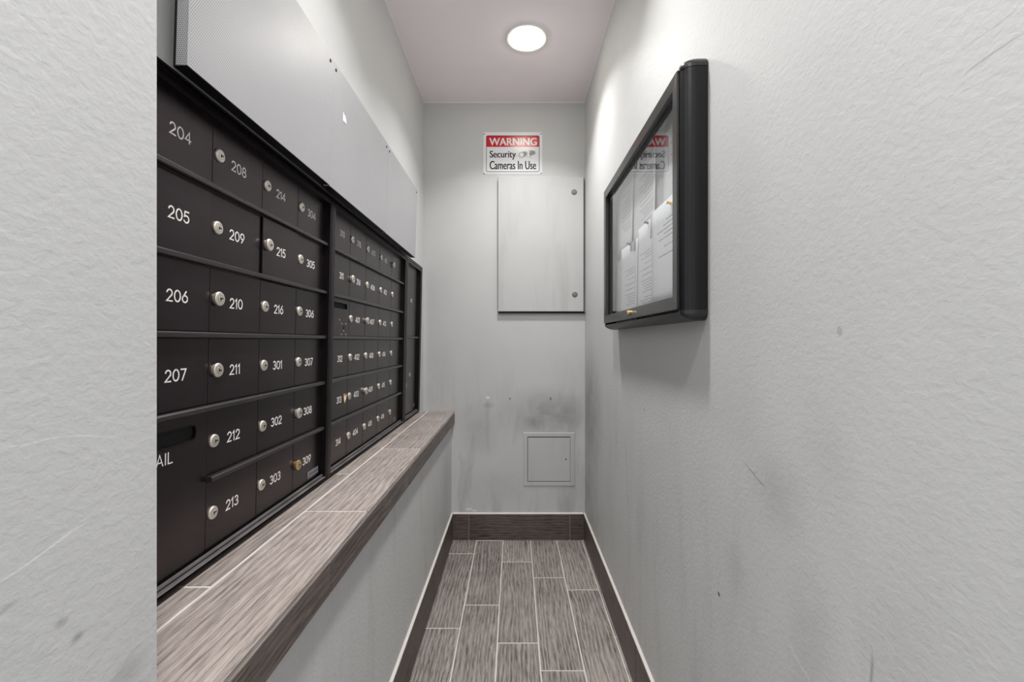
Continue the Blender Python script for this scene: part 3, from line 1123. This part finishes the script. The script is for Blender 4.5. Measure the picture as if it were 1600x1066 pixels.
# red header with rounded top corners
hp = [(bl[0] + 0.0028, rb[1]), (tr[0] - 0.0028, rb[1])] + \
     [(tr[0] - 0.0105 + 0.0077 * math.cos(a), tr[1] - 0.0105 + 0.0077 * math.sin(a)) for a in [k * math.pi / 8 for k in range(5)]] + \
     [(bl[0] + 0.0105 + 0.0077 * math.cos(a), tr[1] - 0.0105 + 0.0077 * math.sin(a)) for a in [math.pi / 2 + k * math.pi / 8 for k in range(5)]]
MB().prism(hp, YM, 0.0014, 0.0019).build('header', M['sign_red'], sign)
a0, a1 = sp(198, 368), sp(1178, 212)
fit_text('lettering', 'WARNING', a0[0], a1[0], a0[1], a1[1], -0.0021, M['sign_white'], sign, 0.0, bold=0.0015)
a0, a1 = sp(205, 665), sp(745, 478)
fit_text('lettering', 'Security', a0[0], a1[0], a0[1], a1[1], -0.0018, M['sign_black'], sign, 0.0, bold=0.0012)
a0, a1 = sp(205, 865), sp(1165, 690)
fit_text('lettering', 'Cameras In Use', a0[0], a1[0], a0[1], a1[1], -0.0018, M['sign_black'], sign, 0.0, bold=0.0012)
# camera pictogram
b = MB()
b.prism([sp(*q) for q in ((860, 515), (900, 495), (950, 490), (985, 525), (980, 565), (940, 595), (880, 625))], YM, 0.0016, 0.0019, 0)
c_ = sp(865, 565)
b.add([YM(c_[0] + rr * math.cos(k * math.pi / 10), c_[1] + rr * math.sin(k * math.pi / 10), 0.0020) for rr in (0.0166, 0.0132) for k in range(20)],
      [(k, (k + 1) % 20, 20 + (k + 1) % 20, 20 + k) for k in range(20)], 0)
b.prism([(c_[0] + 0.0132 * math.cos(k * math.pi / 8), c_[1] + 0.0132 * math.sin(k * math.pi / 8)) for k in range(16)], YM, 0.0016, 0.0021, 1)
b.prism([sp(*q) for q in ((1040, 470), (1140, 478), (1158, 540), (1045, 590), (1020, 545))], YM, 0.0016, 0.0019, 0)
b.stroke([sp(*q) for q in ((985, 520), (1010, 480), (1040, 470))], 0.0014, YM, 0.0016, 0.0019, 0)
b.stroke([sp(*q) for q in ((960, 600), (1000, 605), (1045, 595), (1070, 630))], 0.0016, YM, 0.0016, 0.0019, 0)
b.build('camera_pictogram', [M['sign_grey'], M['sign_white']], sign)
for q in ((86, 133), (1272, 127), (84, 950), (1270, 946)):
    c_ = sp(*q)
    MB().lathe([(0.0032, 0.0016), (0.0032, 0.0026), (0.0018, 0.003)], 10, lambda a, c, h, c_=c_: (c_[0] + a, -h, c_[1] + c)).build('screw', M['screw'], sign)

# ------------------------------------------------------------------ back wall: electrical panel
px0, px1 = (778.5 - 804) / 272, (911 - 804) / 272
pz1, pz0 = 1.14 + (533 - 278.5) / 272, 1.14 + (533 - 490.5) / 272
ep = empty('utility_cabinet', ((px0 + px1) / 2, DY, pz0), label='tall grey painted metal utility cabinet with two round locks on the back wall', cat='cabinet')
hw = (px1 - px0) / 2
hh = pz1 - pz0
bevel(MB().box(-hw + 0.003, hw - 0.002, -0.012, 0.0, 0.0, hh - 0.003).build('body', M['panel_paint'], ep), 0.001)
b = MB()
b.box(-hw, hw, -0.0235, -0.0145, 0.012, hh)
dd = b.build('door', M['panel_paint'], ep)
bevel(dd, 0.0025, 3)
b = MB().box(-hw + 0.0015, hw + 0.004, -0.0146, -0.0118, 0.001, hh - 0.004)
b.build('gasket_gap_shade', M['sign_black'], ep)  # black sheet standing in for the shaded gap below and beside the door
b = MB().box(hw - 0.004, hw + 0.010, -0.014, 0.0, 0.004, 0.009)
b.build('latch_tab', M['screw'], ep)
for (qx, qy) in ((896.3, 302.5), (897.3, 461)):
    lx = (qx - 804) / 272 - (px0 + px1) / 2
    lz = 1.14 + (533 - qy) / 272 - pz0
    b = MB()
    mp = lambda a, c, h, lx=lx, lz=lz: (lx + a, -0.0235 - h, lz + c)
    b.lathe([(0.0165, -0.002), (0.0165, 0.0008), (0.0145, 0.0022), (0.0125, 0.0022)], 24, mp, 0)
    b.lathe([(0.0124, 0.0023), (0.0104, 0.0024)], 24, mp, 1, cap=False)
    b.lathe([(0.0095, 0.0023), (0.0090, 0.0045), (0.0055, 0.0050)], 20, mp, 0)
    b.box(lx - 0.001, lx + 0.001, -0.0288, -0.0284, lz - 0.005, lz + 0.005, 1)
    b.build('lock', [M['steel_lock'], M['keyway']], dd)

# ------------------------------------------------------------------ back wall: small access panel
def bx(px):
    return (px - 804) / 272.0


def bz(py):
    return 1.14 + (533 - py) / 272.0


ap = empty('access_panel', ((bx(817.5) + bx(898)) / 2, DY, bz(759)), label='small square painted access panel low on the back wall', cat='access panel')
w2 = (bx(898) - bx(817.5)) / 2
H = bz(676) - bz(759)
ccx = ap.location.x
b = MB()
di = (bx(824.5) - ccx, bx(890.8) - ccx, bz(749.5) - bz(759), bz(684.2) - bz(759))
b.ring(-w2, w2, 0, H, 0.004, [(0, 0.0), (0, 0.0030), (0.0015, 0.0042), (0.022, 0.0042), (0.0235, 0.0030)], YM)
# fill from the ring's inner edge to the door opening
b.box(-w2 + 0.0234, di[0] - 0.0012, -0.0042, -0.0005, 0.0234, H - 0.0234)
b.box(di[1] + 0.0012, w2 - 0.0234, -0.0042, -0.0005, 0.0234, H - 0.0234) if di[1] + 0.0012 < w2 - 0.0234 else None
b.build('frame', M['panel_paint'], ap)
MB().box(-w2 + 0.01, w2 - 0.01, -0.0008, 0, 0.01, H - 0.01).build('gap_backing', M['void'], ap)
dd2 = MB().box(-w2 + 0.0268, w2 - 0.0268, -0.0048, -0.0008, 0.0268, H - 0.0285).build('door', M['panel_paint'], ap)
bevel(dd2, 0.0008)
kx, kz = bx(884) - ccx, bz(717.5) - bz(759)
MB().lathe([(0.0040, 0.0046), (0.0040, 0.0054), (0.0028, 0.0058)], 12, lambda a, c, h: (kx + a, -h, kz + c)).build('lock', M['screw'], dd2)

# ------------------------------------------------------------------ bulletin board on the right wall
BY0, BY1, BZ0, BZ1 = 0.914, 1.713, 1.184, 1.736
XF = 0.3500
RM = lambda y, z, h: (XR - h, y, z)       # height out of the right wall (towards -x)
HF = XR - XF
case = empty('notice_board_case', (XR, BY0, BZ0), label='black framed glass notice board case hanging on the right wall', cat='notice board')


def rloc(y, z, h):
    return (-h, y - BY0, z - BZ0)


b = MB()
b.ring(BY0, BY1, BZ0, BZ1, 0.016, [(0.0008, 0.0015), (0.0, 0.003), (0.0, HF - 0.034), (0.0008, HF - 0.027), (0.0024, HF - 0.020), (0.0048, HF - 0.0135), (0.0080, HF - 0.0075), (0.0115, HF - 0.0035), (0.0150, HF - 0.001), (0.0175, HF - 0.001), (0.0175, 0.002)], rloc, 0, seg=6)
o = b.build('case_body', M['case_black'], case)
b = MB().box(-0.006, -0.0015, 0.01, BY1 - BY0 - 0.01, 0.01, BZ1 - BZ0 - 0.01)
b.build('backing_board', M['case_back'], case)
# corner caps
for (cy, cz, sy, sz) in ((BY0, BZ1, 1, -1), (BY0, BZ0, 1, 1), (BY1, BZ1, -1, -1), (BY1, BZ0, -1, 1)):
    b = MB()
    r = 0.017
    pts = []
    for k in range(7):
        a = math.pi + k / 6 * math.pi / 2
        pts.append((r + (r + 0.0008) * math.cos(a), r + (r + 0.0008) * math.sin(a)))
    ln = 0.021
    outer = [(-0.0008, ln)] + pts + [(ln, -0.0008)]
    prof = [(0.0, 0.002), (0.0, HF - 0.034), (0.0008, HF - 0.026), (0.0024, HF - 0.019), (0.0048, HF - 0.0125), (0.0080, HF - 0.0065), (0.0115, HF - 0.0025), (0.0148, HF)]
    loops = []
    for ins, h in prof:
        lp = []
        for (u_, v_) in outer:
            k = 1.0
            # inset toward inside
            if (u_, v_) == outer[0]:
                q = (u_ + ins, v_)
            elif (u_, v_) == outer[-1]:
                q = (u_, v_ + ins)
            else:
                dx, dz = r - u_, r - v_
                L_ = math.hypot(dx, dz)
                q = (u_ + dx / L_ * ins, v_ + dz / L_ * ins)
            lp.append(rloc(cy + sy * q[0], cz + sz * q[1], h))
        loops.append(lp)
    n = len(loops[0])
    vs_ = [p for lp in loops for p in lp]
    fs = [(i * n + k, i * n + k + 1, (i + 1) * n + k + 1, (i + 1) * n + k) for i in range(len(loops) - 1) for k in range(n - 1)]
    # close front face with the inner corner point
    vs_.append(rloc(cy + sy * ln, cz + sz * ln, HF))
    fs.append(tuple((len(loops) - 1) * n + k for k in range(n)) + (len(vs_) - 1,))
    b.add(vs_, fs)
    b.build('corner_cap', M['cap_black'], case, smooth=False)
# hinged door frame
DY0, DY1, DZ0, DZ1 = 0.934, 1.700, 1.2075, 1.7175
b = MB()
b.ring(DY0, DY1, DZ0, DZ1, 0.002, [(0.0, HF - 0.004), (0.0, HF + 0.0028), (0.0012, HF + 0.0040), (0.0290, HF + 0.0030), (0.0302, HF + 0.0016), (0.0302, HF - 0.018), (0.033, HF - 0.018), (0.033, HF - 0.020)], rloc, 0, seg=2)
dr = b.build('case_door', M['case_door'], case)
b = MB()
b.ring(DY0, DY1, DZ0, DZ1, 0.002, [(0.0303, HF - 0.006), (0.0309, HF - 0.0065), (0.0309, HF - 0.0150), (0.0303, HF - 0.0155)], rloc, 0, seg=2)
b.build('gasket_gap_shade', M['sign_black'], dr)
XG = 0.361
hg = XR - XG
b = MB()
p = [rloc(DY0 + 0.026, DZ0 + 0.026, 0), rloc(DY1 - 0.026, DZ1 - 0.026, 0)]
b.box(-hg - 0.0006, -hg, p[0][1], p[1][1], p[0][2], p[1][2])
b.build('glass_pane', M['glass'], dr)
# key lock on the bottom rail
ly = 0.352 * 685 / (985.5 - 804)
lz = 1.14 + (533 - 489) * ly / 685
b = MB()
b.lathe([(0.0075, HF - 0.002), (0.0075, HF + 0.004), (0.0068, HF + 0.010), (0.0045, HF + 0.0108)], 16, lambda a, c, h: rloc(ly + a, lz + c, h), 0)
b.box(-HF - 0.0112, -HF - 0.0107, ly - BY0 - 0.0006, ly - BY0 + 0.0006, lz - BZ0 - 0.003, lz - BZ0 + 0.003, 1)
b.build('lock', [M['brass'], M['keyway']], dr)

# ---- papers
pm = [print_paper('typed_page_a', 0.095, -0.010, 0.17, 0.011), print_paper('typed_page_b', 0.125, -0.12, 0.17, 0.0075),
      print_paper('typed_page_c', 0.06, -0.125, 0.16, 0.0085), print_paper('typed_page_d', 0.10, -0.06, 0.16, 0.008)]


def page(yc, zc, layer, mat, label, tilt=0.0, curl=0.006, w=0.216, h=0.279):
    """letter sheet, slightly curled; layer raises it off the board"""
    NX, NZ = 8, 6
    vs_, fs = [], []
    for j in range(NZ + 1):
        for i in range(NX + 1):
            u_ = (i / NX - 0.5)
            v_ = (j / NZ - 0.5)
            lift = curl * ((abs(u_) * 2) ** 3) * (0.35 + 0.65 * (0.5 - v_)) + curl * 0.3 * (0.5 - v_)
            vs_.append((-lift, u_ * w, v_ * h))
    n = NX + 1
    for j in range(NZ):
        for i in range(NX):
            a = j * n + i
            fs.append((a, a + 1, a + n + 1, a + n))
    me = mesh_from('paper', vs_, fs, [mat], smooth=True)
    o = obj('paper_notice', me, None, (XR - 0.0065 - layer, yc, zc), (tilt, 0, 0))
    tag(o, label, 'paper notice', 'typed notices pinned inside the case')
    sm = o.modifiers.new('thickness', 'SOLIDIFY')
    sm.thickness = 0.0002
    return o


XPAP = 0.390


def at_board(px, py, X=XPAP):
    y = X * 685 / (px - 804)
    return y, 1.14 + (533 - py) * y / 685


page(1.050, 1.565, 0.0006, pm[1], 'typed page in the upper right of the notice case, partly behind another sheet', 0.01, 0.004)
page(1.330, 1.575, 0.0010, pm[1], 'typed page at the top middle of the notice case', -0.02, 0.006)
page(1.560, 1.585, 0.0014, pm[3], 'typed page at the top left of the notice case', 0.012, 0.006)
page(1.592, 1.328, 0.0020, pm[3], 'typed page in the lower left corner of the notice case', 0.0, 0.004)
page(1.500, 1.332, 0.0048, pm[2], 'typed page hung by a blue pin, lower left of the middle of the notice case', 0.015, 0.005)
page(1.315, 1.356, 0.0030, pm[2], 'typed page hung by a blue pin at the lower middle of the notice case', -0.012, 0.005)
page(1.128, 1.362, 0.0090, pm[0], 'bluish white page under a yellow pin, at the lower right of the notice case', 0.0, 0.003)


def pin(px, py, mat, label, layer=0.006):
    y, z = at_board(px, py, 0.385)
    b = MB()
    b.lathe([(0.0045, 0.0), (0.0050, 0.0015), (0.0030, 0.0025), (0.0026, 0.0075), (0.0042, 0.0088), (0.0042, 0.0104), (0.0034, 0.0110)], 14,
            lambda a, c, h: (-h, a, c), 0)
    b.lathe([(0.0005, 0.0), (0.0005, -0.006)], 6, lambda a, c, h: (-h, a, c), 1)
    o = b.build('push_pin', [mat, M['chrome']], None, smooth=False)
    o.location = (XR - 0.0065 - layer, y, z)
    o.rotation_euler = (0, 0.25, 0)
    tag(o, label, 'push pin', 'push pins in the notice case')


pin(1049, 171, M['pin_blue'], 'bright blue push pin at the top right of the notice case', 0.003)
pin(1048, 318, M['pin_yellow'], 'yellow push pin in the notice case', 0.0115)
pin(1009, 348.5, M['pin_navy'], 'dark blue push pin in the lower middle page of the notice case', 0.006)
pin(982, 382, M['pin_navy'], 'dark blue push pin in the page left of the middle of the notice case', 0.008)

# small black and white card stuck in the top left corner
y, z = at_board(953.5, 313, 0.372)
b = MB().box(-0.0006, 0, -0.036, 0.036, -0.026, 0.026, 0)
b.box(-0.0009, -0.0006, -0.0325, 0.0325, -0.015, 0.0225, 1)
for (a, c, d_, e) in ((-0.024, -0.004, -0.018, 0.010), (-0.012, -0.008, -0.004, 0.012), (0.002, -0.006, 0.009, 0.006), (0.014, -0.006, 0.022, 0.010)):
    b.stroke([(a, c), ((a + d_) / 2 + 0.002, (c + e) / 2 + 0.003), (d_, e), (d_ + 0.003, c)], 0.0022, lambda q, r_, h: (-h, q, r_), 0.0009, 0.0011, 0)
o = b.build('card', [M['sign_black'], M['white_scrap']], None)
o.location = (XG + 0.0042, min(y, 1.636), z)
tag(o, 'small black-edged white card behind the glass in the top left corner of the notice case', 'card')

# ------------------------------------------------------------------ recessed lights
for i, (lx, ly) in enumerate(LIGHT_SPOTS):
    lab = ['round recessed ceiling light, the one in view near the back wall',
           'round recessed ceiling light above the notice board, just out of view',
           'round recessed ceiling light added out of view to fill the near walls'][i]
    L = empty('recessed_light', (lx, ly, CEIL_Z), label=lab, cat='ceiling light', group='recessed ceiling lights')
    b = MB()
    b.lathe([(0.098, 0.0), (0.098, -0.002), (0.095, -0.0045), (0.078, -0.003), (0.072, -0.001)], 48, ident, 0, cap=False)
    b.build('trim_ring', M['light_trim'], L, smooth=True)
    b = MB()
    b.lathe([(0.0735, -0.0025), (0.0725, -0.007), (0.066, -0.012), (0.05, -0.0155), (0.03, -0.0175), (0.004, -0.018)], 48, ident, 0, cap=True)
    b.build('lens', M['lens'], L, smooth=True)
